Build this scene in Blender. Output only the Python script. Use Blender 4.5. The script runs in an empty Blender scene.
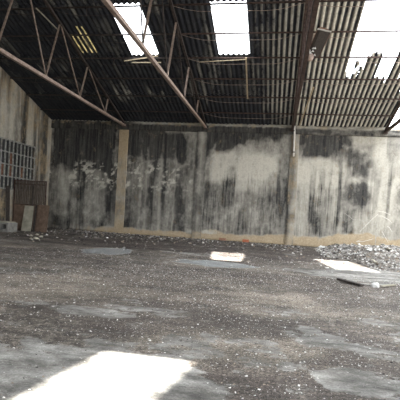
import bpy, math, random
import numpy as np
from mathutils import Vector, Matrix
random.seed(7); rng = np.random.default_rng(11)
SC = bpy.context.scene; C = SC.collection

# ---------------------------------------------------------------- dimensions (metres)
XL, XR = -14.08, 15.4          # side walls
YB, YR, YF = 24.83, 11.0, -2.8 # far wall, ridge, wall behind the camera
T = 0.296                      # roof pitch
ZW = 6.75                      # wall top
ZS = 6.44                      # truss seat
ZR = ZW + T*(YB-YR)
TX = [-9.276, -4.344, 0.588, 5.52]   # trusses
ROOF_X1 = 5.66
PUR = [23.43, 21.92, 20.41, 18.90, 17.40, 15.88]
def roofz(y): return ZR - T*abs(y-YR)

# ---------------------------------------------------------------- camera
F, YAW, PIT, ROL, CY = 430., .17446, -.0214, .05964, 21.6
fw = Vector((-math.sin(YAW)*math.cos(PIT), math.cos(YAW)*math.cos(PIT), math.sin(PIT)))
r0 = Vector((math.cos(YAW), math.sin(YAW), 0)); u0 = r0.cross(fw)
cr = math.cos(ROL)*r0 + math.sin(ROL)*u0; cu = -math.sin(ROL)*r0 + math.cos(ROL)*u0
cd = bpy.data.cameras.new('camera'); cam = bpy.data.objects.new('camera', cd); C.objects.link(cam)
m = Matrix((cr, cu, -fw)).transposed().to_4x4(); m.translation = (0, 0, 1.55); cam.matrix_world = m
cd.sensor_width = 36; cd.lens = F/400*36; cd.shift_y = CY/400; cd.clip_start = .05; cd.clip_end = 300
SC.camera = cam
def ray(x, y): return (x-200)/F*cr - (y-200-CY)/F*cu + fw
def atY(x, y, Y): v = ray(x, y); return Vector((0, 0, 1.55)) + v*(Y/v.y)
def floor_at(x, y, z=0.): v = ray(x, y); return Vector((0, 0, 1.55)) + v*((z-1.55)/v.z)

# ---------------------------------------------------------------- noise
def _hash(ix, iy, s):
    h = (ix.astype(np.int64)*374761393 + iy.astype(np.int64)*668265263 + s*1442695041) & 0x7fffffff
    h = ((h ^ (h >> 13))*1274126177) & 0x7fffffff
    return ((h ^ (h >> 16)) & 0xffff)/65535.
def vnoise(x, y, s=0):
    ix, iy = np.floor(x), np.floor(y); fx, fy = x-ix, y-iy
    fx = fx*fx*(3-2*fx); fy = fy*fy*(3-2*fy)
    a, b, c, d = _hash(ix, iy, s), _hash(ix+1, iy, s), _hash(ix, iy+1, s), _hash(ix+1, iy+1, s)
    return (a*(1-fx)+b*fx)*(1-fy) + (c*(1-fx)+d*fx)*fy
def fbm(x, y, s=0, o=4):
    t = 0; a = .5; n = 0
    for i in range(o): t = t + a*vnoise(x*2**i, y*2**i, s+i*17); n += a; a *= .55
    return t/n
def sst(x, a, b): t = np.clip((x-a)/(b-a), 0, 1); return t*t*(3-2*t)

# ---------------------------------------------------------------- materials
MATS = {}
class NT:
    def __init__(s, name, rough=.85, metal=0., spec=.3):
        s.m = bpy.data.materials.new(name); s.m.use_nodes = True; s.n = s.m.node_tree.nodes; s.l = s.m.node_tree.links
        s.b = s.n['Principled BSDF']; s.b.inputs['Roughness'].default_value = rough; s.b.inputs['Metallic'].default_value = metal
        s.b.inputs['Specular IOR Level'].default_value = spec
        tc = s.n.new('ShaderNodeTexCoord'); s.co = tc.outputs['Object']; MATS[name] = s.m
    def link(s, a, b): s.l.new(a, b)
    def mapped(s, sc):
        mp = s.n.new('ShaderNodeMapping'); mp.inputs['Scale'].default_value = sc; s.link(s.co, mp.inputs[0]); return mp.outputs[0]
    def noise(s, scale=5, detail=6, rough=.6, sc=(1, 1, 1)):
        t = s.n.new('ShaderNodeTexNoise'); t.inputs['Scale'].default_value = scale; t.inputs['Detail'].default_value = detail
        t.inputs['Roughness'].default_value = rough; s.link(s.mapped(sc), t.inputs['Vector']); return t.outputs['Fac']
    def voro(s, scale=5, sc=(1, 1, 1)):
        t = s.n.new('ShaderNodeTexVoronoi'); t.inputs['Scale'].default_value = scale; s.link(s.mapped(sc), t.inputs['Vector']); return t
    def ramp(s, f, stops):
        r = s.n.new('ShaderNodeValToRGB'); e = r.color_ramp.elements
        while len(e) < len(stops): e.new(.5)
        for k, (p, c) in enumerate(stops):
            e[k].position = p; e[k].color = (*c, 1) if not isinstance(c, (int, float)) else (c, c, c, 1)
        s.link(f, r.inputs[0]); return r.outputs[0]
    def mix(s, fac, a, b, mode='MIX'):
        x = s.n.new('ShaderNodeMix'); x.data_type = 'RGBA'; x.blend_type = mode
        for v, i in ((fac, 0), (a, 6), (b, 7)):
            if isinstance(v, (int, float)): x.inputs[i].default_value = v if i == 0 else (v, v, v, 1)
            elif isinstance(v, tuple): x.inputs[i].default_value = (*v, 1)
            else: s.link(v, x.inputs[i])
        return x.outputs[2]
    def math(s, op, a, b=0.):
        x = s.n.new('ShaderNodeMath'); x.operation = op; x.use_clamp = op in ('ADD', 'MULTIPLY', 'SUBTRACT')
        for v, i in ((a, 0), (b, 1)):
            if isinstance(v, (int, float)): x.inputs[i].default_value = v
            else: s.link(v, x.inputs[i])
        return x.outputs[0]
    def attr(s, name):
        a = s.n.new('ShaderNodeAttribute'); a.attribute_name = name; q = s.n.new('ShaderNodeSeparateColor'); s.link(a.outputs['Color'], q.inputs[0])
        return q.outputs[0], q.outputs[1], q.outputs[2], a.outputs['Alpha']
    def color(s, c):
        if isinstance(c, tuple): s.b.inputs['Base Color'].default_value = (*c, 1)
        else: s.link(c, s.b.inputs['Base Color'])
    def bump(s, h, strength=.4, dist=.02):
        b = s.n.new('ShaderNodeBump'); b.inputs['Strength'].default_value = strength; b.inputs['Distance'].default_value = dist
        s.link(h, b.inputs['Height']); s.link(b.outputs[0], s.b.inputs['Normal'])

def simple(name, c1, c2, scale=6, rough=.85, metal=0., sc=(1, 1, 1), bump=.2):
    t = NT(name, rough, metal); n = t.noise(scale, 6, .65, sc); t.color(t.ramp(n, [(.35, c1), (.65, c2)])); t.bump(n, bump); return t.m

# fire-stained concrete: attribute R soot with painted dimness, G limewash / bare plaster, B ochre render, A green-grey
def wall_mat():
    t = NT('stained_concrete', .92)
    so, pa, oc, dr = t.attr('stain')
    n1 = t.noise(1.6, 8, .65); streak = t.noise(1.0, 6, .6, (5.5, 5.5, .35)); fine = t.noise(14, 6, .8)
    mid = t.noise(3.4, 9, .75, (1, 1, .6)); mid2 = t.noise(2.1, 10, .78, (1, 1, .75))
    base = t.ramp(mid, [(.38, (.25, .238, .21)), (.5, (.36, .344, .308)), (.62, (.46, .442, .392))])
    pale = t.ramp(fine, [(.36, (.50, .478, .415)), (.64, (.64, .615, .545))])
    def crisp(v, lo, hi, amt): return t.ramp(t.math('SUBTRACT', t.math('ADD', v, t.math('MULTIPLY', t.ramp(mid2, [(.36, 0.), (.64, 1.)]), amt)), amt/2), [(lo, 0.), (hi, 1.)])
    c = t.mix(crisp(pa, .15, .75, .6), base, pale)
    s2 = crisp(so, .10, .80, .46)
    s2 = t.math('MULTIPLY', s2, t.ramp(streak, [(.3, .84), (.6, 1.0)]))
    s2 = t.math('ADD', s2, t.math('MULTIPLY', t.ramp(streak, [(.55, 0.), (.7, 1.)]), t.math('MULTIPLY', so, .22)))
    thin = t.noise(1.0, 5, .7, (13, 13, .45)); big = t.noise(.9, 4, .6)
    s2 = t.math('ADD', s2, t.math('MULTIPLY', dr, t.math('MULTIPLY', t.ramp(thin, [(.51, 0.), (.60, .42)]), t.ramp(big, [(.35, .35), (.55, 1.)]))))
    s2 = t.math('SUBTRACT', s2, t.math('MULTIPLY', dr, t.ramp(thin, [(.40, .14), (.47, 0.)])))
    soot_shade_col = t.ramp(fine, [(.35, (.013, .0135, .016)), (.65, (.048, .048, .048))])
    c = t.mix(s2, c, soot_shade_col)
    ocr = t.ramp(fine, [(.36, (.36, .26, .15)), (.64, (.60, .48, .32))])
    c = t.mix(t.math('MULTIPLY', crisp(oc, .15, .8, .6), .92), c, ocr)
    g = t.ramp(t.noise(40, 3, .7), [(.3, .82), (.7, 1.0)])
    c = t.mix(1.0, c, g, 'MULTIPLY'); t.color(c); t.bump(fine, .5, .02); return t.m
wall_mat()

def floor_mat():
    t = NT('burnt_floor', .82, 0, .35)
    pa, br, dk, wh = t.attr('stain')
    n1 = t.noise(1.1, 10, .7, (.6, 1, 1)); fine = t.noise(30, 8, .85); mid = t.noise(7, 10, .82)
    base = t.ramp(mid, [(.42, (.042, .036, .030)), (.5, (.125, .108, .092)), (.58, (.27, .24, .208))])
    brown = t.ramp(fine, [(.42, (.095, .077, .060)), (.5, (.245, .21, .17)), (.58, (.52, .46, .39))])
    c = t.mix(br, base, brown)
    dark = t.ramp(fine, [(.43, (.02, .016, .014)), (.51, (.07, .056, .049)), (.59, (.20, .168, .15))])
    c = t.mix(dk, c, dark)
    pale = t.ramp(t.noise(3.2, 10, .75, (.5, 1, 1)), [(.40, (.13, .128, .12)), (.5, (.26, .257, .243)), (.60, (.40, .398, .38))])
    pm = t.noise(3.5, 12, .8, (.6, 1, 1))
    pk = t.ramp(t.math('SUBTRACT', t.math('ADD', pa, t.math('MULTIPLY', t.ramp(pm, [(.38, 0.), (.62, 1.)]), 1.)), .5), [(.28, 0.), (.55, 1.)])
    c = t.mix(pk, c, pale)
    v = t.voro(60); spots = t.ramp(v.outputs['Distance'], [(.10, 1.), (.2, 0.)])
    sel = t.ramp(t.noise(9, 4, .8), [(.50, 0.), (.6, 1.)])
    c = t.mix(t.math('MULTIPLY', spots, t.math('MULTIPLY', sel, .75)), c, (.52, .50, .48))
    c = t.mix(t.math('MULTIPLY', t.ramp(fine, [(.5, 0.), (.62, 1.)]), .25), c, (.015, .014, .014))
    gv = t.voro(75).outputs['Color']; gs = t.n.new('ShaderNodeSeparateColor'); t.link(gv, gs.inputs[0])
    gl = t.n.new('ShaderNodeMapRange'); t.link(gs.outputs[0], gl.inputs[0]); gl.inputs[3].default_value = .45; gl.inputs[4].default_value = 1.55
    gm = t.n.new('ShaderNodeCombineColor'); [t.link(gl.outputs[0], gm.inputs[i]) for i in range(3)]
    lo = t.n.new('ShaderNodeMapRange'); t.link(pk, lo.inputs[0]); lo.inputs[3].default_value = 1.; lo.inputs[4].default_value = .22
    c = t.mix(lo.outputs[0], c, t.mix(1., c, gm.outputs[0], 'MULTIPLY'))
    bm_ = t.ramp(t.noise(.9, 8, .7, (.55, 1, 1)), [(.40, .62), (.5, .95), (.60, 1.3)])
    c = t.mix(1., c, bm_, 'MULTIPLY')
    st_ = t.ramp(t.noise(2.2, 8, .75, (.35, 1, 1)), [(.40, .66), (.48, 1.)]); c = t.mix(1., c, st_, 'MULTIPLY')
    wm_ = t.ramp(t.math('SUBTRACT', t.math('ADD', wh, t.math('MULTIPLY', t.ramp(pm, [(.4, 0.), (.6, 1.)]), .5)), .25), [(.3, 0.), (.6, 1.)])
    c = t.mix(t.math('MULTIPLY', wm_, .8), c, (.36, .385, .40))  # wet film; its pale sky reflection is painted into the colour
    t.color(c); t.link(t.mix(wm_, t.ramp(mid, [(.35, .62), (.6, .9)]), .22), t.b.inputs['Roughness'])
    hb = t.math('ADD', fine, t.math('MULTIPLY', spots, .5)); t.bump(hb, .7, .015); return t.m
floor_mat()

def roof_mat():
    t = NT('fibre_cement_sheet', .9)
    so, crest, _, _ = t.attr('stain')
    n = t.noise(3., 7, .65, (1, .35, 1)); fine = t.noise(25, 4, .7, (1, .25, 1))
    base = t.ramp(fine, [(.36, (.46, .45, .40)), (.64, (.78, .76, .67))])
    soot_shade = t.ramp(fine, [(.3, (.012, .014, .019)), (.7, (.030, .034, .044))])
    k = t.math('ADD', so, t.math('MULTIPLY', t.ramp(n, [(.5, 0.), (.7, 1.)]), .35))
    t.color(t.mix(k, base, soot_shade)); t.bump(fine, .2, .01); return t.m
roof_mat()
def trans_mat(name, col, soot_shade, tw):
    t = NT(name, .6); n = t.noise(6, 5, .6, (2, .4, 1))
    cc = t.ramp(n, [(.38, soot_shade), (.55, col)]); t.color(cc)
    tr = t.n.new('ShaderNodeBsdfTranslucent'); t.link(cc, tr.inputs[0]); mx = t.n.new('ShaderNodeMixShader'); mx.inputs[0].default_value = tw
    out = [x for x in t.n if x.type == 'OUTPUT_MATERIAL'][0]
    t.link(t.b.outputs[0], mx.inputs[1]); t.link(tr.outputs[0], mx.inputs[2]); t.link(mx.outputs[0], out.inputs[0]); return t.m
trans_mat('yellowed_fibreglass', (.62, .57, .40), (.16, .14, .09), .30)
simple('rust_brown_steel', (.040, .026, .023), (.095, .064, .055), 8, .75, .1)
simple('weathered_steel', (.20, .15, .125), (.38, .30, .26), 7, .7, .1)
simple('dark_steel', (.03, .026, .026), (.075, .06, .055), 8, .75, .1)
simple('dry_timber', (.30, .24, .16), (.50, .43, .31), 10, .85, 0, (1, 1, 4))
simple('brown_board', (.10, .068, .05), (.17, .12, .09), 5, .8)
simple('pale_board', (.22, .21, .17), (.36, .34, .28), 4, .85)
simple('charred_timber', (.022, .019, .018), (.085, .073, .065), 9, .9, 0, (6, 6, 1))
simple('burnt_slats', (.045, .038, .033), (.135, .11, .09), 7, .9, 0, (5, 5, .6))
simple('grey_concrete', (.14, .14, .135), (.27, .265, .25), 5, .92)
simple('rough_mortar', (.10, .095, .08), (.42, .39, .31), 5, .95, 0, (1, 1, 1), .8)
simple('white_plastic', (.55, .53, .5), (.75, .73, .7), 6, .5)
simple('white_plaster', (.55, .55, .54), (.8, .8, .79), 12, .9)
simple('orange_brick', (.32, .095, .05), (.50, .19, .11), 12, .9)
simple('dusty_brick', (.26, .13, .09), (.40, .24, .17), 12, .9)
simple('bark', (.28, .27, .25), (.48, .47, .43), 14, .9)
simple('bleached_twig', (.6, .58, .54), (.8, .78, .74), 14, .9)
simple('window_bar', (.16, .16, .155), (.36, .36, .345), 8, .8)
simple('rusty_sheet', (.10, .055, .04), (.22, .12, .085), 5, .85)
def glass():
    t = NT('sooty_glass', .35, 0, .5); n = t.noise(3, 5, .6); t.color(t.ramp(n, [(.4, (.012, .014, .017)), (.7, (.05, .052, .055))])); return t.m
glass()
def chips_mat():
    t = NT('broken_chips', .85); a = t.n.new('ShaderNodeAttribute'); a.attribute_name = 'chip'; t.link(a.outputs['Color'], t.b.inputs['Base Color']); return t.m
chips_mat()

# ---------------------------------------------------------------- mesh helpers
class MB:
    def __init__(s): s.v = []; s.f = []
    def hexa(s, pts):
        k = len(s.v); s.v += [tuple(p) for p in pts]
        s.f += [tuple(k+i for i in q) for q in ((0, 3, 2, 1), (4, 5, 6, 7), (0, 1, 5, 4), (1, 2, 6, 5), (2, 3, 7, 6), (3, 0, 4, 7))]
    def box(s, a, b):
        x0, y0, z0 = a; x1, y1, z1 = b
        s.hexa([(x0, y0, z0), (x1, y0, z0), (x1, y1, z0), (x0, y1, z0), (x0, y0, z1), (x1, y0, z1), (x1, y1, z1), (x0, y1, z1)])
    def frame(s, p, q, side=None):
        p, q = Vector(p), Vector(q); d = (q-p).normalized()
        a = Vector(side) if side else Vector((1, 0, 0) if abs(d.x) < .8 else (0, 0, 1))
        a = (a - d*a.dot(d)).normalized(); return p, q, a, d.cross(a)
    def bar(s, p, q, w, h, side=None, off=(0, 0)):
        p, q, a, b = s.frame(p, q, side); o = a*off[0]+b*off[1]
        c = [(-w/2, -h/2), (w/2, -h/2), (w/2, h/2), (-w/2, h/2)]
        s.hexa([p+o+a*i+b*j for i, j in c] + [q+o+a*i+b*j for i, j in c])
    def angle(s, p, q, w, t=.012, side=None):      # an L section
        s.bar(p, q, w, t, side, (0, -w/2+t/2)); s.bar(p, q, t, w, side, (-w/2+t/2, 0))
    def tube(s, pts, r, n=6):
        pts = [Vector(p) for p in pts]; k = len(s.v); R = r if isinstance(r, (list, tuple)) else [r]*len(pts)
        for i, p in enumerate(pts):
            d = (pts[min(i+1, len(pts)-1)]-pts[max(i-1, 0)]); _, _, a, b = s.frame((0, 0, 0), d)
            for j in range(n):
                t = 2*math.pi*j/n; s.v.append(tuple(p+(a*math.cos(t)+b*math.sin(t))*R[i]))
        for i in range(len(pts)-1):
            for j in range(n): s.f.append((k+i*n+j, k+i*n+(j+1) % n, k+(i+1)*n+(j+1) % n, k+(i+1)*n+j))
        s.f.append(tuple(k+j for j in range(n))[::-1]); s.f.append(tuple(k+(len(pts)-1)*n+j for j in range(n)))
    def build(s, name, mat, parent=None, bevel=0, smooth=False):
        me = bpy.data.meshes.new(name); me.from_pydata(s.v, [], s.f); me.materials.append(MATS[mat]); me.update()
        o = bpy.data.objects.new(name, me); C.objects.link(o)
        if parent: o.parent = parent; o.location = -parent.location if parent.parent is None else (0, 0, 0)
        if bevel: b = o.modifiers.new('bevel', 'BEVEL'); b.width = bevel; b.segments = 2
        if smooth:
            for p in me.polygons: p.use_smooth = True
        return o
def tag(o, label, cat, group=None):
    o['label'] = label; o['category'] = cat
    if group: o['group'] = group
    return o
def thing(name, loc, label, cat, group=None):
    o = bpy.data.objects.new(name, None); o.empty_display_size = .2; C.objects.link(o); o.location = loc; return tag(o, label, cat, group)
def struct(o): o['kind'] = 'structure'; return o
def grid(name, us, vs, fn, mat, attrs=None, keep=None, thick=0):
    U, V = np.meshgrid(us, vs, indexing='ij'); X, Y, Z = fn(U, V)
    co = np.stack([X, Y, Z], -1).reshape(-1, 3); nu, nv = len(us), len(vs)
    i, j = np.meshgrid(np.arange(nu-1), np.arange(nv-1), indexing='ij')
    if keep is not None:
        uc = (us[:-1]+us[1:])/2; vc = (vs[:-1]+vs[1:])/2; UU, VV = np.meshgrid(uc, vc, indexing='ij'); k = keep(UU, VV); i, j = i[k], j[k]
    a = (i*nv+j).ravel(); q = np.stack([a, a+nv, a+nv+1, a+1], -1)
    me = bpy.data.meshes.new(name); me.from_pydata(co.tolist(), [], q.tolist())
    if attrs is not None:
        ca = me.attributes.new('stain', 'FLOAT_COLOR', 'POINT'); d = np.stack([np.clip(np.broadcast_to(c, X.shape), 0, 1) for c in attrs(X, Y, Z)], -1).astype(np.float32)
        ca.data.foreach_set('color', d.ravel())
    me.materials.append(MATS[mat]); me.update()
    me.polygons.foreach_set('use_smooth', [True]*len(me.polygons))
    o = bpy.data.objects.new(name, me); C.objects.link(o)
    if thick: s = o.modifiers.new('thick', 'SOLIDIFY'); s.thickness = thick
    return o

# ---------------------------------------------------------------- back wall
# stains and painted dimness are listed on a survey grid of the wall: u runs 48..400 along it, v downward; both become metres here
def su(u): return -14.1 + (u-48)*.058
def sz(u, v): base = 229 + (u-50)*.0665; return (base-v)/(16.6+(u-50)*.0037)
def blobs(X, Z, L, s, warp=.5):
    wx_ = (fbm(X*.9, Z*.9, s)-.5)*2*warp; wz = (fbm(X*.9+40, Z*.9, s+5)-.5)*2*warp
    out = np.zeros_like(X)
    for u0, u1, v0, v1, a in L:
        um = (u0+u1)/2; x0, x1 = su(u0), su(u1); z1, z0 = sz(um, v0), sz(um, v1); e = .28
        mk = sst(X+wx_, x0-e, x0+e)*sst(-(X+wx_), -x1-e, -x1+e)*sst(Z+wz, z0-e, z0+e)*sst(-(Z+wz), -z1-e, -z1+e)
        out = np.maximum(out, mk*a) if a > 0 else out*(1+a*mk)
    return out
SOOT_SHADE = [(50, 400, 126, 240, .20), (44, 300, 126, 240, .36), (44, 205, 126, 240, .50), (50, 62, 118, 228, .7), (52, 120, 120, 168, 1.05), (60, 118, 130, 160, 1.3), (130, 196, 130, 156, 1.1), (206, 290, 128, 140, 1.0), (62, 120, 150, 172, .85), (108, 118, 160, 232, .8), (70, 90, 165, 230, .62), (84, 92, 165, 190, .9),  # first wide bands: soot plus the left side's dimmer light painted in
        (128, 198, 128, 160, .93), (128, 148, 150, 232, .66), (150, 198, 185, 215, .72), (163, 172, 150, 230, .75),
        (210, 292, 128, 143, .8), (206, 222, 135, 170, .84), (222, 262, 130, 152, .85), (207, 234, 182, 226, .55), (226, 262, 190, 224, .38), (236, 246, 172, 200, .4), (268, 290, 196, 210, .38),
        (300, 352, 120, 138, .95), (305, 348, 124, 150, 1.1), (312, 342, 145, 160, 1.0), (350, 358, 118, 150, .75), (352, 370, 150, 170, .66), (358, 380, 162, 182, .56), (354, 377, 187, 206, .48), (356, 366, 208, 236, .5), (318, 345, 196, 236, .42), (347, 352, 178, 234, .45), (286, 291, 128, 240, .35),
        (384, 400, 146, 200, .34)]
CLEAN = [(53, 72, 166, 214, -.62), (92, 116, 170, 222, -.45), (133, 158, 162, 188, -.25), (220, 290, 152, 182, -.85), (224, 262, 158, 176, -.6), (246, 290, 176, 194, -.6), (236, 290, 194, 236, -.25), (378, 400, 126, 236, -.5), (300, 348, 163, 186, -.7), (300, 340, 186, 200, -.4), (378, 384, 130, 240, -.7), (353, 380, 181, 186, -.9)]
PALE = [(222, 290, 154, 180, .75), (236, 300, 168, 190, .55), (302, 352, 160, 190, .70), (300, 348, 186, 240, .45), (352, 400, 130, 150, .5), (377, 400, 150, 240, .6), (352, 382, 180, 186, .8), (352, 384, 206, 240, .5), (55, 70, 168, 205, .4), (94, 112, 172, 212, .2), (130, 150, 168, 190, .25)]
def wall_stain(X, Y, Z):
    so = blobs(X, Z, SOOT_SHADE+CLEAN, 3, .45); pa = blobs(X, Z, PALE, 31, .5)
    # drips: dark runs below the pale cloud, and grey runs over the whole wall
    col = vnoise(X*4.2, Z*.12, 91); drop = vnoise(X*3.0, X*0, 77)
    drips = sst(col, .58, .74)*sst(Z, .5+drop*2.2, 1.2+drop*2.4)*sst(-Z, -5.2, -3.6)
    so = so + drips*.34*sst(X, -6, -3) + sst(fbm(X*2.4, Z*.35, 55), .5, .72)*.26
    runs = sst(vnoise(X*2.1, Z*.07, 66), .62, .8)*.45; so = so*(1-runs*sst(-X, 3, 6)*sst(-Z, -4.6, -3))
    # flaking limewash between soot
    fl = sst(fbm(X*5.5, Z*6.5, 13, 3), .52, .60)*sst(fbm(X*1.1, Z*.9, 23, 3), .40, .56)
    band = sst(Z, 2.2, 3.0)*sst(-Z, -4.8, -3.9)*sst(-X, 4.8, 5.3)
    so = so*(1-fl*band*.75); pa = np.maximum(pa, fl*band*.8)
    # vertical pale runs between the columns
    for u, w, v0 in ((150, .10, 132), (172, .13, 128), (157, .12, 140), (187, .05, 132), (250, .05, 190), (232, .04, 185), (84, .06, 150)):
        x0 = su(u); r = np.exp(-((X-x0+(fbm(Z*.8, X*0, u)-.5)*.2)/w)**2)*sst(-Z, -sz(u, v0)-.1, -sz(u, v0)+.6)*(.5+.5*fbm(Z*2, X*3, u+1)); so = so*(1-.55*r); pa = np.maximum(pa, .45*r)
    nz = fbm(X*1.3, Z*1.3, 8, 5); so = np.clip(so, 0, 1.05)*(.72+.56*nz) + .10*sst(so, .85, .97)
    # ochre render exposed along the foot of the wall
    h = .02+.50*fbm(X*.8, X*0, 41, 4)+.22*sst(X, -6, -3) + .35*sst(X, 1., 5.); oc = sst(-(Z-h), -.12, .12)*sst(X, -13.2, -8.5)*(.55+.6*fbm(X*2, Z*3, 42))
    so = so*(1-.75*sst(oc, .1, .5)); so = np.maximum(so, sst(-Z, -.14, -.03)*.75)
    spl = sst(X, -5.6, -5.3)*sst(-X, 3.1, 3.4)*sst(Z, .28, .33)*sst(-Z, -.58, -.5); pa = np.maximum(pa, spl*.9); oc = oc*(1-spl*.7)
    dr = blobs(X, Z, [(205, 292, 176, 238, .8), (296, 352, 186, 240, .9), (352, 400, 210, 240, .5), (50, 200, 130, 232, .3), (205, 400, 128, 180, .2)], 51, .4)
    return so, pa, oc, dr*(1-sst(oc, .2, .6))
def flat_wall(name, us, y, zs, side):
    o = grid(name, us, zs, lambda U, V: (U, np.full_like(U, y)+.012*fbm(U*2, V*2, 3), V), 'stained_concrete', wall_stain)
    s = o.modifiers.new('thick', 'SOLIDIFY'); s.thickness = .2; s.offset = side; return struct(o)
flat_wall('wall_back', np.arange(XL-.2, XR+.2, .06), YB, np.linspace(0, ZW+.03, 116), -1)
# ring beam with a ragged mortar top
def beam_stain(X, Y, Z):
    n = fbm(X*1.5, Z*5, 71, 5); lf = sst(X, -10, -8); so = .62+.45*sst(-X, -5, 3) + (n-.5)*.7 - sst(Z, 6.55, 6.62)*.9*lf
    return so, sst(Z, 6.55, 6.62)*.6*lf*sst(n, .3, .6), .35*sst(fbm(X*3, Z*3, 9), .5, .6)*sst(Z, 6.45, 6.6), np.zeros_like(X)
bus = np.arange(XL, XR, .07); 
prof = [(0, 6.24), (.09, 6.26), (.10, 6.30), (.10, 6.40), (.09, 6.50), (.10, 6.56), (.07, 6.66), (.02, 6.74), (-.16, 6.76)]
pp = np.array(prof)
def beamfn(U, V):
    k = V.astype(int); d = pp[k, 0]; z = pp[k, 1]; n = fbm(U*3, V*1.3, 17, 4)-.5
    return U, YB-d-n*.06*(k > 3)*(k < 8), z+n*.14*(k > 4)*(k < 8)
o = grid('trim_1', bus, np.arange(len(prof)), beamfn, 'stained_concrete', beam_stain); struct(o)

# ---------------------------------------------------------------- left gable wall
def left_stain(X, Y, Z):
    st = fbm(Y*2.6, Z*.18, 61, 4); n = fbm(Y*.8, Z*.8, 62)
    so = .40 + sst(st, .45, .62)*.50 - sst(st, .55, .36)*.25 - sst(-st, -.50, -.30)*.30 + (n-.5)*.5
    so = so - .12*sst(Z, 4.5, 6.5)
    return so, .5*sst(-st, -.52, -.36)*sst(Z, 3.5, 5.5), .12+.25*sst(n, .4, .6), np.zeros_like(X)
def leftfn(U, V):
    top = ZR - T*np.abs(U-YR) - .04; return np.full_like(U, XL)-.012*fbm(U*2, V*9, 5), U, V*top
WY0, WY1, WZ0, WZ1 = 17.2, 23.05, 2.2, 4.76
def lw_keep(U, V):
    top = ZR - T*np.abs(U-YR); Z = V*top; return ~((U > WY0) & (U < WY1) & (Z > WZ0) & (Z < WZ1))
o = grid('wall_left', np.arange(YF, YB+.12, .12), np.linspace(0, 1, 130), leftfn, 'stained_concrete', left_stain, lw_keep)
s = o.modifiers.new('thick', 'SOLIDIFY'); s.thickness = .2; s.offset = -1; struct(o); WL = o
# window of small dark panes in a pale grid
wf = MB(); ny = 17; nz = 4
for i in range(ny+1): y = WY0+(WY1-WY0)*i/ny; wf.box((XL-.02, y-.022, WZ0-.05), (XL+.05, y+.022, WZ1+.03))
for j in range(nz+1): z = WZ0+(WZ1-WZ0)*j/nz; wf.box((XL-.01, WY0-.04, z-.03), (XL+.06, WY1+.04, z+.03))
w = wf.build('window_1', 'window_bar'); struct(w)
gp = MB()
rs = MB(); rr = random.Random(4)
for i in range(ny):
    for j in range(nz):
        y0, y1 = WY0+(WY1-WY0)*i/ny, WY0+(WY1-WY0)*(i+1)/ny; z0, z1 = WZ0+(WZ1-WZ0)*j/nz, WZ0+(WZ1-WZ0)*(j+1)/nz
        (rs if (i, j) in ((10, 2), (10, 1), (13, 1), (8, 1), (4, 1)) else gp).box((XL-.06, y0+.02, z0+.02), (XL-.03, y1-.02, z1-.02))
g = gp.build('pane', 'sooty_glass', w); g = rs.build('rusted_panel', 'rusty_sheet', w); g['label'] = 'rust-orange sheet filling a few panes'
bk = MB(); bk.box((XL-.2, WY0-.1, WZ0-.1), (XL-.08, WY1+.1, WZ1+.1)); bk.build('backing', 'sooty_glass', w)

# ---------------------------------------------------------------- wall behind the camera and right wall (unseen openings added to let daylight in)
def rear_keep(U, V):
    k = np.ones_like(U, bool)
    for a, b, z0, z1 in ((-12, -7.6, 0, 4.6), (-3.5, 2.5, 0, 5.2), (6.5, 11., 0, 4.6)): k &= ~((U > a) & (U < b) & (V > z0) & (V < z1))
    return k
o = grid('wall_front', np.arange(XL-.2, XR+.2, .2), np.linspace(0, ZW-.02, 40), lambda U, V: (U, np.full_like(U, YF), V), 'stained_concrete', lambda X, Y, Z: (.2+.5*fbm(X, Z, 3), .2+0*X, 0*X, 0*X), rear_keep, .2); struct(o)
o = grid('wall_right', np.arange(YF, YB+.3, .2), np.linspace(0, ZW-.02, 40), lambda U, V: (np.full_like(U, XR), U, V), 'stained_concrete', lambda X, Y, Z: (.3*fbm(Y, Z, 3), .4+0*X, 0*X, 0*X), None, .2); struct(o)

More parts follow.
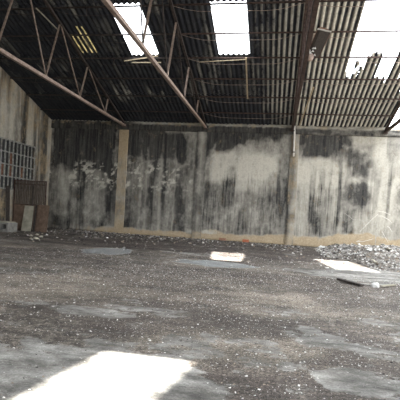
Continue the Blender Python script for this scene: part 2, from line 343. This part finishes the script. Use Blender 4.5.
# ---------------------------------------------------------------- floor
def eb(X, Y, cx, cy, rx, ry, s, k=.85):
    d = np.sqrt(((X-cx)/rx)**2+((Y-cy)/ry)**2) + (fbm(X*2.0/max(rx, .4)+s, Y*1.6/max(ry, .4), s, 6)-.5)*2*k
    return sst(-d, -1.12, -.86)
def floor_stain(X, Y, Z):
    n = fbm(X*.55, Y*.45, 5, 6); n2 = fbm(X*1.7, Y*1.3, 15, 5); n3 = fbm(X*4, Y*3.2, 25, 4)
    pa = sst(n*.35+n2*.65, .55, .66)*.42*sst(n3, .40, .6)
    # worn concrete showing in the foreground and in a few named spots
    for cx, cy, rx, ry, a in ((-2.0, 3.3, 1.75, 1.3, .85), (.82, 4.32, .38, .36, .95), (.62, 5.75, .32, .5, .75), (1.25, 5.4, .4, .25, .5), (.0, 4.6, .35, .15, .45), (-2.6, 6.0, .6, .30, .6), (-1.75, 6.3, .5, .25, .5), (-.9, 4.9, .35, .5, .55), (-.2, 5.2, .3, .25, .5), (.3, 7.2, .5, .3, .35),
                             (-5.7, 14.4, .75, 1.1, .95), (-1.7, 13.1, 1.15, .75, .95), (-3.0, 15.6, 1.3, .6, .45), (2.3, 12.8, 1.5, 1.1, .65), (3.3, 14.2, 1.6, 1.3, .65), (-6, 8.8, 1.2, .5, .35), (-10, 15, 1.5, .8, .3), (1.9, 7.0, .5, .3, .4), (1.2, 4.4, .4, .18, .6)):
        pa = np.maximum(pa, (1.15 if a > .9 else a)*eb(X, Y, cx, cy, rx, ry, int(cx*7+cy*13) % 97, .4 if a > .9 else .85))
    br = sst(fbm(X*.4, Y*.35, 35, 5), .42, .6)*.6*sst(-Y, -17, -12)
    for cx, cy, rx, ry, a in ((-2.9, 9.0, 2.6, 1.6, .95), (-1.1, 8.0, 2.2, 1.0, .8), (.9, 8.2, 1.0, 1.2, .6), (-.3, 5.0, 1.2, .8, .6)): br = np.maximum(br, a*eb(X, Y, cx, cy, rx, ry, int(cy*11) % 89, .4))
    dk = sst(fbm(X*.5+9, Y*.8, 45, 6), .47, .62)*.75
    for cx, cy, rx, ry, a in ((-1.2, 11.0, 3.2, 1.1, .85), (2., 9.6, 1.8, 1.6, .7), (-6.3, 12.3, 2.4, .9, .8), (-1.3, 5.9, 2.6, .5, .6), (1.2, 6.4, 1.2, .4, .5), (-8, 18, 4, .8, .9), (-2, 18.5, 7, 3, 1.), (-1, 15.2, 3, .5, .7), (-7, 15.8, 3, .5, .8)): dk = np.maximum(dk, a*eb(X, Y, cx, cy, rx, ry, int(cy*17) % 83, .5))
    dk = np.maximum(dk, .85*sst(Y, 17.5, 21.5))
    dk = dk*np.clip(1-pa, 0, 1)
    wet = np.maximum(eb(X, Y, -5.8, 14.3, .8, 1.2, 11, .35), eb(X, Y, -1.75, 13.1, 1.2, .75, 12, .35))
    return pa, br, dk, wet
def floor_z(X, Y): return .035*(fbm(X*.8, Y*.8, 2, 5)-.5)*sst(Y, 3, 9)
def fz(U, V): return U, V, floor_z(U, V)
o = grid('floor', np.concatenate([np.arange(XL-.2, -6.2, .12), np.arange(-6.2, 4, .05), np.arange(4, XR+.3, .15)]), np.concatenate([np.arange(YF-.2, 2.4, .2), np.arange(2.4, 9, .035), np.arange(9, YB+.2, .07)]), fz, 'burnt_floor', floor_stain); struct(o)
gm = MB(); gm.box((-60, -45, -.4), (70, 60, -.12)); struct(gm.build('ground', 'grey_concrete'))

# ---------------------------------------------------------------- corrugated roof
P = .228; A = .034
HOLES = [(-6.93, -5.68, 15.90, 18.88), (-2.94, -1.55, 15.90, 18.86), (-9.35, -8.5, 17.0, 18.75)]
def ragged(X):   # lower edge of the burnt-out part between the third and fourth truss
    c = np.floor((X+.05)/P); h = _hash(c, c*0, 5)
    e = 20.1 - .55*h
    for a, b, y in ((2.5, 2.9, 20.3), (2.95, 3.12, 19.35), (3.35, 3.95, 18.85), (3.95, 4.2, 20.3), (4.2, 4.5, 20.5), (4.5, 4.95, 18.75), (4.95, 5.3, 20.6), (5.3, 6, 21.6)): e = np.where((X >= a) & (X < b), y, e)
    return e
def far_keep(U, V):
    k = np.ones_like(U, bool)
    for a, b, y0, y1 in HOLES[:2]: k &= ~((U > a) & (U < b) & (V > y0) & (V < y1))
    a, b, y0, y1 = HOLES[2]; fr = (U/P) % 1; k &= ~((U > a) & (U < b) & (V > y0+.6*(U < -8.75)*_hash(np.floor(U/P), U*0, 3)) & (V < y1-.02) & (fr > .3) & (fr < .68))
    j = (fbm(U*9, U*0, 3, 4)-.5)*.9
    k &= ~((U > 2.64) & (V > 12.9) & (V < ragged(U)+j))
    k &= ~((U > 2.95) & (V < 20.4) & (fbm(U*7, V*2.2, 43, 4) > .66))
    return k
JN = np.array([11.0, 12.86, 15.88, 18.90, 21.92, 25.7])
def roof_soot_shade(X, Y, Z):
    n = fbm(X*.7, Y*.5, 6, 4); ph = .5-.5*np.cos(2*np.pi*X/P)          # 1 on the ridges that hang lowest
    cell = _hash(np.floor(X/P), np.floor((Y-12.86)/3.02), 9)
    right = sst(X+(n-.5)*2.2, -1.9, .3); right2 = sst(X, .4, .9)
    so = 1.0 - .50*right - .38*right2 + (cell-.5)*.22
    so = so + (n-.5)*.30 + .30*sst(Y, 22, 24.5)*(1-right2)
    crest = sst(ph, .45, .8); so = so + right*.85*(1-crest) - right*.25*crest  # worn ridges and sooty valleys, with the corrugation's own shading painted in
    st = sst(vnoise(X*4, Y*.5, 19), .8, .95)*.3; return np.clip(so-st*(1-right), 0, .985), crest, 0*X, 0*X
def roof_fn(U, V):
    k = np.clip(np.searchsorted(JN, V, side='right')-1, 0, len(JN)-2); f = (V-JN[k])/(JN[k+1]-JN[k])
    return U, V, ZR - T*(V-YR) + A*np.cos(2*np.pi*U/P) + .03 + .03*(f-.5)
us = np.arange(XL-.25, ROOF_X1+.01, P/8)
vs = np.sort(np.concatenate([np.arange(11, 15.8, .4), np.arange(15.8, 18.95, .12), np.arange(18.95, 22, .055), np.arange(22, 25.7, .17), JN[1:-1]-1e-3, JN[1:-1], [15.90, 18.87]]))
vs = vs[vs <= 25.65]
o = grid('ceiling', us, vs, roof_fn, 'fibre_cement_sheet', roof_soot_shade, far_keep, .012); struct(o)
def near_keep(U, V):
    k = ~((U > -6.62) & (U < -5.64) & (V > 3.0) & (V < 6.05))
    for a in (-12.4, -1.6, 2.2): k &= ~((U > a) & (U < a+1.3) & (V > -1.5) & (V < .9))  # unseen roof holes added to let in more daylight
    return k
o = grid('ceiling', np.arange(XL-.25, ROOF_X1+.01, P/6), np.append(np.arange(-3.0, 11, .3), [3.0, 6.05, 11.02]), lambda U, V: (U, V, ZR - T*(YR-V) + A*np.cos(2*np.pi*U/P)+.03), 'fibre_cement_sheet', lambda X, Y, Z: (.6*np.ones_like(X), 0*X, 0*X, 0*X), None, .012)
bpy.data.objects.remove(o)
vn = np.sort(np.append(np.arange(-3.0, 11, .3), [3.02, 6.04, 11.02]))
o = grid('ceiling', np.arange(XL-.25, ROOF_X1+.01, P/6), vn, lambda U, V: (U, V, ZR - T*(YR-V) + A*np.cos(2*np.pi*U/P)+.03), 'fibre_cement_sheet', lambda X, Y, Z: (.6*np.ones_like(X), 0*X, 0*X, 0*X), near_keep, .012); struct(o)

# yellowed translucent sheet, split into slats by soot
def yfn(U, V): return U, V, ZR - T*(V-YR) + A*np.cos(2*np.pi*U/P) + .075
o = grid('translucent_sheet', np.arange(-9.42, -8.42, P/8), np.arange(16.7, 19.15, .1), yfn, 'yellowed_fibreglass', lambda X, Y, Z: (0*X, 0*X, 0*X, 0*X), None, .006)
tag(o, 'yellowed translucent corrugated roof sheet high up left of the first skylight opening', 'roof sheet')

# ---------------------------------------------------------------- trusses
TOPN = [22.0, 19.35, 16.6, 13.9]; BOTN = [21.7, 18.7, 15.7, 12.7]
LOW = [(YB-.05, ZS+.05), (9.3, ZS+.05), (7.7, 8.5), (-2.7, 5.45)]   # lower chord: level far half; unseen near half raised to keep the floor unshaded
def lowz(y):
    for (ya, za), (yb, zb) in zip(LOW[:-1], LOW[1:]):
        if yb <= y <= ya: return za+(zb-za)*(ya-y)/(ya-yb)
    return LOW[-1][1]
ordn = ['leftmost of the four, crossing the dark corner by the pane grid', 'second from the left, crossing the first bright roof opening', 'third from the left, seen nearly end on above the white pipe', 'rightmost, at the edge of the burnt-out roof']
def topz(y): return ZS + .10 + T*(YB-y) if y > YR else ZS + .10 + T*(YB-YR) - T*(YR-y)
for k, x in enumerate(TX):
    t = thing('roof_truss', (x, YB-.12, ZS), 'rusty steel roof truss, ' + ordn[k], 'truss')
    cm = 'weathered_steel' if k < 2 else 'rust_brown_steel'; wm = cm
    b = MB()
    for (ya, za), (yb, zb) in zip(LOW[:-1], LOW[1:]): b.angle((x, ya, za), (x, yb, zb), .13, .014, (1, 0, 0)); b.bar((x+.05, ya, za), (x+.05, yb, zb), .014, .12, (1, 0, 0))
    b.build('bottom_chord', cm, t)
    b = MB()
    for ya, yb in ((YB-.05, YR), (YR, YF+.1)): b.angle((x, ya, topz(ya)), (x, yb, topz(yb)), .10, .014, (1, 0, 0)); b.bar((x+.04, ya, topz(ya)), (x+.04, yb, topz(yb)), .012, .10, (1, 0, 0))
    b.build('top_chord', 'dark_steel' if k < 2 else 'rust_brown_steel', t)
    for i in range(4):
        for sgn in (1, -1):
            mir = (lambda y: y) if sgn == 1 else (lambda y: 2*YR-y)
            yb_, yt = mir(BOTN[i]), mir(TOPN[i])
            b = MB(); b.angle((x, yb_, lowz(yb_)), (x, yt, topz(yt)), .085, .012, (1, 0, 0)); b.build('web_post', wm, t)
            if i < 3: yd, yt2 = mir(BOTN[i]), mir(TOPN[i+1])
            else: yd, yt2 = mir(BOTN[3]), YR
            b = MB(); b.bar((x+.02, yd, lowz(yd)), (x+.02, yt2, topz(yt2)), .042, .03, (1, 0, 0)); b.build('web_diagonal', wm if k != 1 else 'dark_steel', t)
    yd = BOTN[0]
    for y in BOTN: b = MB(); b.box((x-.006, y-.11, ZS), (x+.006, y+.13, ZS+.16)); b.build('gusset_plate', wm, t)
    b = MB(); b.box((x-.12, YB-.30, ZS-.05), (x+.12, YB-.0, ZS-.015)); b.box((x-.008, YB-.35, ZS), (x+.008, YB-.02, ZS+.16)); b.build('bearing_plate', 'rust_brown_steel', t)

# ---------------------------------------------------------------- purlins with bowed tie rods
pn = ['lowest one, nearest the back wall', 'second up from the back wall', 'third up from the back wall', 'fourth up, along the lower edges of the two bright openings', 'fifth up, crossing the middle of the bright openings', 'sixth up, at the very top of the picture']
bays = [XL] + TX
for k, y in enumerate(PUR):
    z = ZS + .10 + T*(YB-y) + .105
    t = thing('purlin', (XL+.02, y, z), 'long rusty steel roof purlin, ' + pn[k], 'purlin')
    for i in range(4):
        x0, x1 = bays[i], bays[i+1]
        if i == 0: x0 += .0
        b = MB(); b.angle((x0+.0, y, z), (x1, y, z), .052, .012, (0, 1, 0)); b.build('rail', 'dark_steel' if i < 2 else 'rust_brown_steel', t)
        dz = .20+.05*((k*3+i*5) % 3); n = 10; pts = []
        for q in range(n+1):
            f = q/n; s_ = min(1, min(f, 1-f)/.28); pts.append((x0+(x1-x0)*f, y-.01+.02*math.sin(k+i+q), z-.03-dz*math.sin(s_*math.pi/2)))
        b = MB(); b.tube(pts, .009, 5); b.build('tie_rod', 'weathered_steel' if i > 1 else 'dark_steel', t)
        for f in (.3, .7):
            xx = x0+(x1-x0)*f; b = MB(); b.bar((xx, y, z-.03), (xx, y, z-.03-dz), .02, .02); b.build('strut', 'dark_steel', t)

# ---------------------------------------------------------------- columns on the back wall
def column(x0, x1, label, fn, d=.06):
    us_ = np.array([0, .001, .5, .999, 1.0]); 
    def cf(U, V):
        e = (fbm(V*2.2, U*0+x0, 7)-.5)*.05; X = x0+(x1-x0)*np.clip(U, 0, 1); X = X + e*np.where(U < .5, 1, -1)
        Y = YB - d*((U > 0.0005) & (U < .9995)) - .012*fbm(V*3, U*3, 8)
        return X, Y, V
    o = grid('concrete_column', us_, np.linspace(0, 6.25, 90), cf, 'stained_concrete', fn)
    for p in o.data.polygons: p.use_smooth = False
    return tag(o, label, 'column')
column(-9.62, -9.05, 'sandy beige concrete column on the back wall under the leftmost truss, rust-stained at its top', lambda X, Y, Z: (.10+.30*sst(fbm(X*4, Z*.6, 2), .5, .7)+.25*sst(Z, 4.5, 5.8), .32*sst(-Z, -5, -3.5)*fbm(X*2, Z*2, 5), .45*sst(Z, 4.0, 5.2)*(.5+.6*fbm(X*3, Z, 3))+.30*sst(-Z, -1.2, -.3)+.42, 0*X))
column(-4.80, -4.26, 'grey concrete column with pale dusty runs under the second truss', lambda X, Y, Z: (.52+.3*sst(fbm(X*4, Z*.5, 12), .45, .7)-.25*sst(X, -4.75, -4.55)*sst(-X, 4.4, 4.5), .30*sst(X, -4.7, -4.5)*sst(-X, 4.3, 4.45)+.2*sst(Z, 5.6, 6.), .5*sst(-Z, -.6, -.3), 0*X))
column(.56, 1.02, 'pale sandy concrete column beneath the third truss, white pipe against it', lambda X, Y, Z: (.24+.45*sst(fbm(X*5, Z*.6, 22), .45, .65)+.45*sst(-X, -.70, -.58), .30+.3*fbm(X*3, Z*2, 6), .14+.2*fbm(X*2, Z, 4)+.3*sst(-Z, -.7, -.3), 0*X))

# white pipe at the third column
t = thing('drain_pipe', (.70, YB-.16, 4.3), 'short white plastic pipe standing against the middle column below the roof', 'pipe')
b = MB(); b.tube([(.74, YB-.16, 5.0), (.72, YB-.16, 6.2), (.69, YB-.17, 6.68)], .05, 10); b.build('pipe', 'white_plastic', t, smooth=True)
b = MB(); b.tube([(.74, YB-.16, 5.2), (.739, YB-.16, 5.26)], .062, 10); b.bar((.74, YB-.16, 5.23), (.74, YB-.02, 5.23), .03, .03); b.build('bracket', 'dark_steel', t)

# loose battens under the roof
def batten(p, q, w, label, cat='batten', mat='dry_timber'):
    t = thing('timber_batten', p, label, cat); b = MB(); b.bar(p, q, w, .03); o = b.build('batten', mat, t)
    return t
def under(px, py, Y, drop=.07):
    p = atY(px, py, Y); return p
def single(name, mb, mat, label, cat, group=None, bevel=0):
    return tag(mb.build(name, mat, bevel=bevel), label, cat, group)
def ru(x, y, drop=.05): return (x, y, roofz(y)-drop)
b = MB(); b.bar(ru(-1.72, 18.8, .165), ru(-1.80, 21.95, .165), .07, .025); single('timber_batten', b, 'dry_timber', 'pale timber batten running down below the right corner of the middle roof opening', 'batten')
b = MB(); b.bar(ru(1.35, 20.9, .165), ru(.95, 24.5, .165), .07, .025); single('timber_batten', b, 'dry_timber', 'yellowish batten slanting under the roof to the top of the middle column', 'batten')
for q, (a, c, l) in enumerate((((124, 61, 18.6), (158, 56, 18.7), 'thin loose batten lying on the tie rods below the left roof opening, upper one'), ((132, 62.5, 18.6), (161, 62.5, 18.6), 'thin loose batten hanging below the left roof opening, lower level one'), ((36, 8, 15.2), (58, 30, 16.7), 'dull bent strip hanging under the dark roof left of the leftmost truss post'))):
    b = MB(); b.bar(atY(*a), atY(*c), .045, .03); single('timber_batten', b, 'dry_timber' if q < 2 else 'pale_board', l, 'batten')
b = MB(); b.bar(atY(199, 62, 18.8), atY(246, 59.5, 18.8), .03, .03); single('timber_batten', b, 'dry_timber', 'thin batten lying level just below the middle roof opening', 'batten')

# hanging rusty fitting beside the third truss
pa_, pb_ = atY(324, 31, 16.9), atY(313, 56, 17.8)
t = thing('light_fitting', pa_, 'dark rusted box-shaped lamp housing hanging under the roof beside the third truss', 'lamp')
d = (pb_-pa_); dn = d.normalized(); sx = Vector((1, 0, 0)); sx = (sx-dn*sx.dot(dn)).normalized(); up = sx.cross(dn)
if up.z < 0: up = -up
def ring(p, w, h, n=9):     # open trough: arched cover seen from below
    return [p + sx*(w*math.cos(math.pi*i/(n-1))) + up*(h*math.sin(math.pi*i/(n-1))) for i in range(n)]
b = MB(); n = 9
rings = [ring(pa_+d*f, .25, .2) for f in (0, .33, .66, 1)]
for r_ in rings: b.v += [tuple(v) for v in r_]
for i in range(3):
    for j in range(n-1): b.f.append((i*n+j, i*n+j+1, (i+1)*n+j+1, (i+1)*n+j))
o = b.build('housing', 'rusty_sheet', t, smooth=True); s = o.modifiers.new('thick', 'SOLIDIFY'); s.thickness = .02
b = MB(); b.hexa([pa_+sx*.25-up*.02, pa_-sx*.15-up*.02, pb_-sx*.13-up*.02, pb_+sx*.23-up*.02, pa_+sx*.25+up*.02, pa_-sx*.25+up*.02, pb_-sx*.23+up*.02, pb_+sx*.23+up*.02]); b.build('reflector', 'charred_timber', t)
b = MB(); b.bar(pa_+sx*.27-dn*.02, pa_-sx*.27-dn*.02, .035, .09); o = b.build('end_rim', 'bark', t); o['label'] = 'pale flaking end rim'
b = MB(); c = pb_-sx*.14-up*.13-dn*.02
b.tube([c-dn*.10, c+dn*.05, c+dn*.14], [.13, .16, .11], 10); o = b.build('socket', 'weathered_steel', t, smooth=True)
b = MB()
for i in range(7):
    q = pb_+sx*random.uniform(-.24, .02)-dn*random.uniform(.1, .4)-up*random.uniform(.05, .14); e = random.uniform(.03, .06)
    b.tube([q-Vector((e, 0, 0)), q+Vector((e*.3, 0, e)), q+Vector((e, 0, 0))], [e*.5, e, e*.4], 6)
b.build('broken_glass', 'white_plaster', t)
b = MB()
for p in (pa_+dn*.1, pb_-dn*.15): b.tube([p+up*.2, Vector((p.x, p.y, roofz(p.y)-.02))], .012, 6)
b.build('hanger_wire', 'dark_steel', t)

# ---------------------------------------------------------------- gate and boards in the left corner
GY = 21.1; gx0, gx1, gz = XL+.12, XL+1.95, 2.72
t = thing('slatted_gate', (gx0, GY, 0), 'tall dark rusty slatted gate standing in the left corner', 'gate')
b = MB()
for x in (gx0, gx1): b.bar((x, GY, 0), (x, GY, gz), .06, .06)
for z in (.06, 1.42, gz-.22, gz-.03): b.bar((gx0, GY, z), (gx1, GY, z), .05, .05)
b.build('gate_frame', 'rust_brown_steel', t)
b = MB(); x = gx0+.08
while x < gx1-.05: b.box((x, GY+.01, 1.45), (x+.078, GY+.03, gz-.03+.02*random.random())); x += .10
b.build('slats', 'burnt_slats', t)
b = MB(); b.box((gx0+.03, GY-.01, .02), (gx1-.03, GY+.012, 1.40)); o = b.build('lower_panel', 'brown_board', t); o['label'] = 'plain brown lower panel'
b = MB(); b.bar((gx0+1.12, GY-.05, .0), (gx0+1.12, GY-.05, gz-.2), .05, .04); b.build('middle_stile', 'dark_steel', t)
def leaning(name, x0, x1, y0, h, tilt, th, mat, label):
    b = MB(); y1 = y0+tilt
    b.hexa([(x0, y0, .01), (x1, y0, .01), (x1, y0+th, .01), (x0, y0+th, .01), (x0+.02, y1, h), (x1-.01, y1, h), (x1-.01, y1+th, h), (x0+.02, y1+th, h)])
    return single(name, b, mat, label, 'board', bevel=.004)
leaning('board', gx0+.70, gx0+1.26, GY-.32, 1.36, .22, .03, 'pale_board', 'pale greyish board leaning on the foot of the slatted gate')
leaning('board', gx0+1.50, gx0+2.14, GY-.26, 1.44, .16, .03, 'brown_board', 'brown board leaning at the right end of the slatted gate')
leaning('board', gx0+1.32, gx0+1.43, GY-.26, 1.40, .16, .025, 'charred_timber', 'narrow blackened plank between the pale and the brown leaning boards')
b = MB(); b.bar((XL+.30, 19.9+.5, 0), (XL+.16, 20.45, 2.35), .22, .04); single('charred_plank', b, 'charred_timber', 'tall blackened plank leaning on the left wall just left of the slatted gate', 'plank')
# low concrete trough by the left wall
t = thing('concrete_trough', (XL+.7, 19.6, 0), 'low grey concrete block with a square hole beside the left wall', 'trough')
b = MB(); b.box((XL+.02, 19.3, .0), (XL+.66, 20.1, .46)); b.box((XL+.96, 19.3, .0), (XL+1.05, 20.1, .46)); b.box((XL+.66, 19.3, .0), (XL+.96, 20.1, .12)); b.box((XL+.66, 19.3, .38), (XL+.96, 20.1, .46)); b.box((XL+.66, 19.9, .12), (XL+.96, 20.1, .38)); b.build('block', 'grey_concrete', t)
b = MB(); b.box((XL+.02, 19.24, .46), (XL+.92, 20.14, .51)); o = b.build('slab', 'white_plaster' if 0 else 'pale_board', t, bevel=.01)

# ---------------------------------------------------------------- dead shrub at the back wall, right
t = thing('dead_shrub', atY(375, 247, 24.2)*1, 'leafless pale shrub of thin bleached twigs before the right part of the back wall', 'shrub')
root = atY(375, 246, 24.2); root.z = .0; t.location = root
Yp = lambda x, y, Y=24.35: atY(335+x/6.15, 195+y/6.15, Y)
stem = [root, Yp(250, 260), Yp(255, 190), Yp(265, 135), Yp(268, 102)]
b = MB(); b.tube(stem, [.02, .017, .014, .011, .009], 6); b.tube([Yp(250, 260), Yp(300, 235), Yp(322, 195)], [.018, .014, .01], 5); b.build('stem', 'bark', t)
for L_ in ([(268, 102), (300, 104), (340, 122)], [(265, 118), (235, 142), (160, 218)], [(262, 128), (290, 130), (330, 152), (350, 172)], [(258, 180), (225, 180), (240, 190)], [(322, 193), (335, 200), (350, 226)], [(290, 225), (310, 262), (328, 292)], [(160, 218), (150, 228)], [(235, 270), (180, 285), (130, 287), (155, 276)], [(258, 170), (190, 160), (110, 150), (60, 112)]):
    b = MB(); b.tube([Yp(*q) for q in L_], [.012]*(len(L_)-1)+[.006], 5); b.build('twig', 'bleached_twig' if L_[0][0] != 258 else 'bark', t)

# ---------------------------------------------------------------- bricks, plank, lumps
def lump(name, loc, size, mat, label, cat, group=None, seed=0, n=3):
    r_ = random.Random(seed); import bmesh
    bm = bmesh.new(); bmesh.ops.create_icosphere(bm, subdivisions=n-1, radius=1)
    for v in bm.verts:
        k = .62+.5*r_.random() if n < 3 else .75+.45*r_.random(); v.co = Vector((v.co.x*size[0]*k, v.co.y*size[1]*k, max(v.co.z, -.45)*size[2]*k))
    me = bpy.data.meshes.new(name); bm.to_mesh(me); bm.free(); me.materials.append(MATS[mat]); o = bpy.data.objects.new(name, me); C.objects.link(o)
    o.location = (loc[0], loc[1], loc[2]+size[2]*.25); o.rotation_euler.z = r_.random()*3; return tag(o, label, cat, group)
def brick(x, y, a, label, s=(.30, .15, .12), mt='orange_brick'):
    b = MB(); b.box((-s[0]/2, -s[1]/2, 0), (s[0]/2, s[1]/2, s[2])); 
    o = b.build('brick', mt, bevel=.01); o.location = (x, y, .02); o.rotation_euler.z = a; return tag(o, label, 'brick')
brick(-1.62, 24.45, .1, 'bright orange-red brick at the foot of the back wall, right one of two', (.36, .16, .15))
brick(-2.95, 24.5, -.2, 'dull orange broken brick at the foot of the back wall, left one of two', (.40, .16, .14), 'dusty_brick')
lump('plaster_lump', (2.46, 10.97, 0), (.12, .10, .09), 'white_plaster', 'white plaster lump on the floor in front of the rubble at the right', 'rubble piece', seed=5)
for i, (px, py, s_) in enumerate(((31, 236, .08), (37, 235, .10), (41, 237, .09), (36, 239, .12), (31, 239, .07), (42, 234, .06))):
    p = floor_at(px, py); lump('plaster_lump', (p.x, p.y, 0), (s_, s_*.8, s_*.7), 'pale_board', 'whitish rubble lump in the small pile before the leaning boards', 'rubble piece', 'pile of whitish lumps by the boards', seed=20+i)
b = MB(); p, q = floor_at(338, 281), floor_at(362, 287); b.bar(p+Vector((0, 0, .05)), q+Vector((0, 0, .04)), .10, .05); single('charred_plank', b, 'charred_timber', 'blackened plank lying on the floor left of the white plaster lump', 'plank')
b = MB(); p, q = floor_at(381, 288), floor_at(398, 288); b.bar(p+Vector((0, 0, .05)), q+Vector((0, .3, .03)), .08, .03); single('board', b, 'pale_board', 'pale broken board lying on the floor right of the white plaster lump', 'board')

# ---------------------------------------------------------------- loose chips and rubble (uncountable)
def chips(name, X, Y, S, cols, flat, label, cat, z0=0):
    n = len(X); base = np.array([(-1, -1, -1), (1, -1, -1), (1, 1, -1), (-1, 1, -1), (-1, -1, 1), (1, -1, 1), (1, 1, 1), (-1, 1, 1)], float)
    B = np.repeat(base[None], n, 0)*(.6+.7*rng.random((n, 8, 3))); B = B*(S[:, None, None]*np.stack([1+.8*rng.random(n), .6+.5*rng.random(n), flat*(.5+rng.random(n))], -1)[:, None, :])
    a = rng.random(n)*6.28; tl = (rng.random(n)-.5)*1.2
    ct, stt = np.cos(tl)[:, None], np.sin(tl)[:, None]; x, y, z = B[..., 0], B[..., 1], B[..., 2]
    x, z = x*ct - z*stt, x*stt + z*ct; ca_, sa = np.cos(a)[:, None], np.sin(a)[:, None]
    V = np.stack([x*ca_-y*sa + X[:, None], x*sa+y*ca_ + Y[:, None], z], -1); V[..., 2] += (np.asarray(z0)+S*flat*.5)[:, None] if np.ndim(z0) else z0+(S*flat*.5)[:, None]
    fq = np.array([(0, 3, 2, 1), (4, 5, 6, 7), (0, 1, 5, 4), (1, 2, 6, 5), (2, 3, 7, 6), (3, 0, 4, 7)])
    Fs = (fq[None]+8*np.arange(n)[:, None, None]).reshape(-1, 4)
    me = bpy.data.meshes.new(name); me.from_pydata(V.reshape(-1, 3).tolist(), [], Fs.tolist())
    at = me.attributes.new('chip', 'FLOAT_COLOR', 'POINT'); cc = np.repeat(np.concatenate([cols, np.ones((n, 1))], 1)[:, None], 8, 1).astype(np.float32); at.data.foreach_set('color', cc.ravel())
    me.materials.append(MATS['broken_chips']); o = bpy.data.objects.new(name, me); C.objects.link(o); o['kind'] = 'stuff'; return tag(o, label, cat)
def palette(n, w):
    base = np.array([(.78, .77, .75), (.48, .47, .45), (.24, .23, .22), (.27, .225, .18), (.06, .055, .055)]); k = rng.choice(5, n, p=w); return np.clip(base[k]*(.8+.4*rng.random((n, 1))), 0, .9)
# foreground chips, denser on the brown gravelly band
n = 110000; d = 3.0+ (16-3.0)*rng.random(n)**.8; ang = (rng.random(n)-.5)*1.05; X = d*np.sin(ang-.17); Y = d*np.cos(ang-.17)
dens = (1-.55*sst(Y, 10.5, 14))*(.25+.75*fbm(X*.8, Y*.6, 35, 4)); pa0, br0, dk0, _ = floor_stain(X, Y, X*0); k = rng.random(n) < (dens*(.35+.65*np.maximum(br0, dk0*.6))*(1-.8*pa0)); X, Y = X[k], Y[k]
S = (.0018+.006*rng.random(len(X))**7+.00024*Y)
chips('gravel_chips', X, Y, S, palette(len(X), [.12, .27, .23, .18, .20]), .6, 'small pale and dark chips scattered all over the burnt floor', 'gravel', floor_z(X, Y)-.002)
# rubble heap, right back
def heap(X, Y): return .42*sst(X + 1.1*sst(Y, 17, 18.5), 2.7, 5.0)*sst(Y, 13.6, 17.5)*(1-.35*sst(Y, 22, 24.5))*(.55+.9*fbm(X*.9, Y*.9, 81, 4)) - .04
hx = np.arange(.4, 12, .09); hy = np.arange(13.6, YB-.02, .09)
o = grid('rubble_mound', hx, hy, lambda U, V: (U, V, heap(U, V)+.05*(fbm(U*5, V*5, 83)-.5)), 'burnt_floor', lambda X, Y, Z: (.35*fbm(X*2, Y*2, 84), .3+0*X, .45*fbm(X*3, Y*3, 85), 0*X)); o['kind'] = 'stuff'; tag(o, 'low mound of grey ash and rubble along the right of the back wall', 'rubble')
n = 17000; X = .5+9*rng.random(n); Y = 13.8+10.8*rng.random(n); h = heap(X, Y); k = (h > .0) | (rng.random(n) < .02); X, Y, h = X[k], Y[k], h[k]
S = .009+.032*rng.random(len(X))**3
chips('rubble_chips', X, Y, S, palette(len(X), [.12, .33, .30, .07, .18]), .45, 'pale grey broken sheet chips heaped along the right of the back wall', 'rubble', np.maximum(h, 0))
# debris line along the foot of the back wall
n = 5200; X = -13+14.5*rng.random(n); Y = 24.6-9.5*rng.random(n)**1.7; k = rng.random(n) < .25+.75*sst(Y, 19, 24); X, Y = X[k], Y[k]
chips('ash_debris', X, Y, .008+.035*rng.random(len(X))**3, palette(len(X), [.03, .11, .34, .14, .38]), .5, 'dark ash and broken bits strewn along the foot of the back wall', 'debris', 0)
# individual larger shards on the heap
r_ = random.Random(9)
for i in range(34):
    x = r_.uniform(1.6, 6.4); y = r_.uniform(15.5, 23.8); z = float(heap(np.array([x]), np.array([y]))[0])
    if z < .05: continue
    b = MB(); w_, l_ = r_.uniform(.08, .2), r_.uniform(.15, .42); m_ = 4; 
    for j in range(m_):
        x0, x1 = -l_/2+l_*j/m_, -l_/2+l_*(j+1)/m_; z0_, z1_ = .02*(j % 2), .02*((j+1) % 2)
        b.hexa([(x0, -w_/2, z0_), (x1, -w_/2, z1_), (x1, w_/2*.7, z1_), (x0, w_/2, z0_), (x0, -w_/2, z0_+.012), (x1, -w_/2, z1_+.012), (x1, w_/2*.7, z1_+.012), (x0, w_/2, z0_+.012)])
    o = b.build('roof_sheet_fragment', r_.choice(['white_plaster', 'pale_board', 'grey_concrete', 'white_plaster']))
    o.location = (x, y, z+.05); o.rotation_euler = (r_.uniform(-.6, .6), r_.uniform(-.5, .5), r_.uniform(0, 3)); tag(o, 'broken piece of corrugated sheet lying on the rubble at the right', 'sheet fragment', 'sheet fragments on the rubble')

# ---------------------------------------------------------------- light
w = bpy.data.worlds.new('overcast'); SC.world = w; w.use_nodes = True; nt = w.node_tree; bg = nt.nodes['Background']
bg.inputs[0].default_value = (.93, .965, 1, 1); bg.inputs[1].default_value = 4.6
sd = bpy.data.lights.new('sun', 'SUN'); sd.energy = 30; sd.angle = math.radians(.8); sd.color = (1, .955, .88)
so_ = bpy.data.objects.new('sun', sd); C.objects.link(so_); so_.location = (-20, 10, 40)
so_.rotation_euler = Vector((.52, -.18, -1)).to_track_quat('-Z', 'Y').to_euler()
vs_ = SC.view_settings; vs_.view_transform = 'Standard'; vs_.look = 'None'; vs_.gamma = 1; vs_.use_curve_mapping = False; vs_.exposure = .5
SC.cycles.max_bounces = 8; SC.cycles.diffuse_bounces = 5; SC.cycles.use_denoising = True
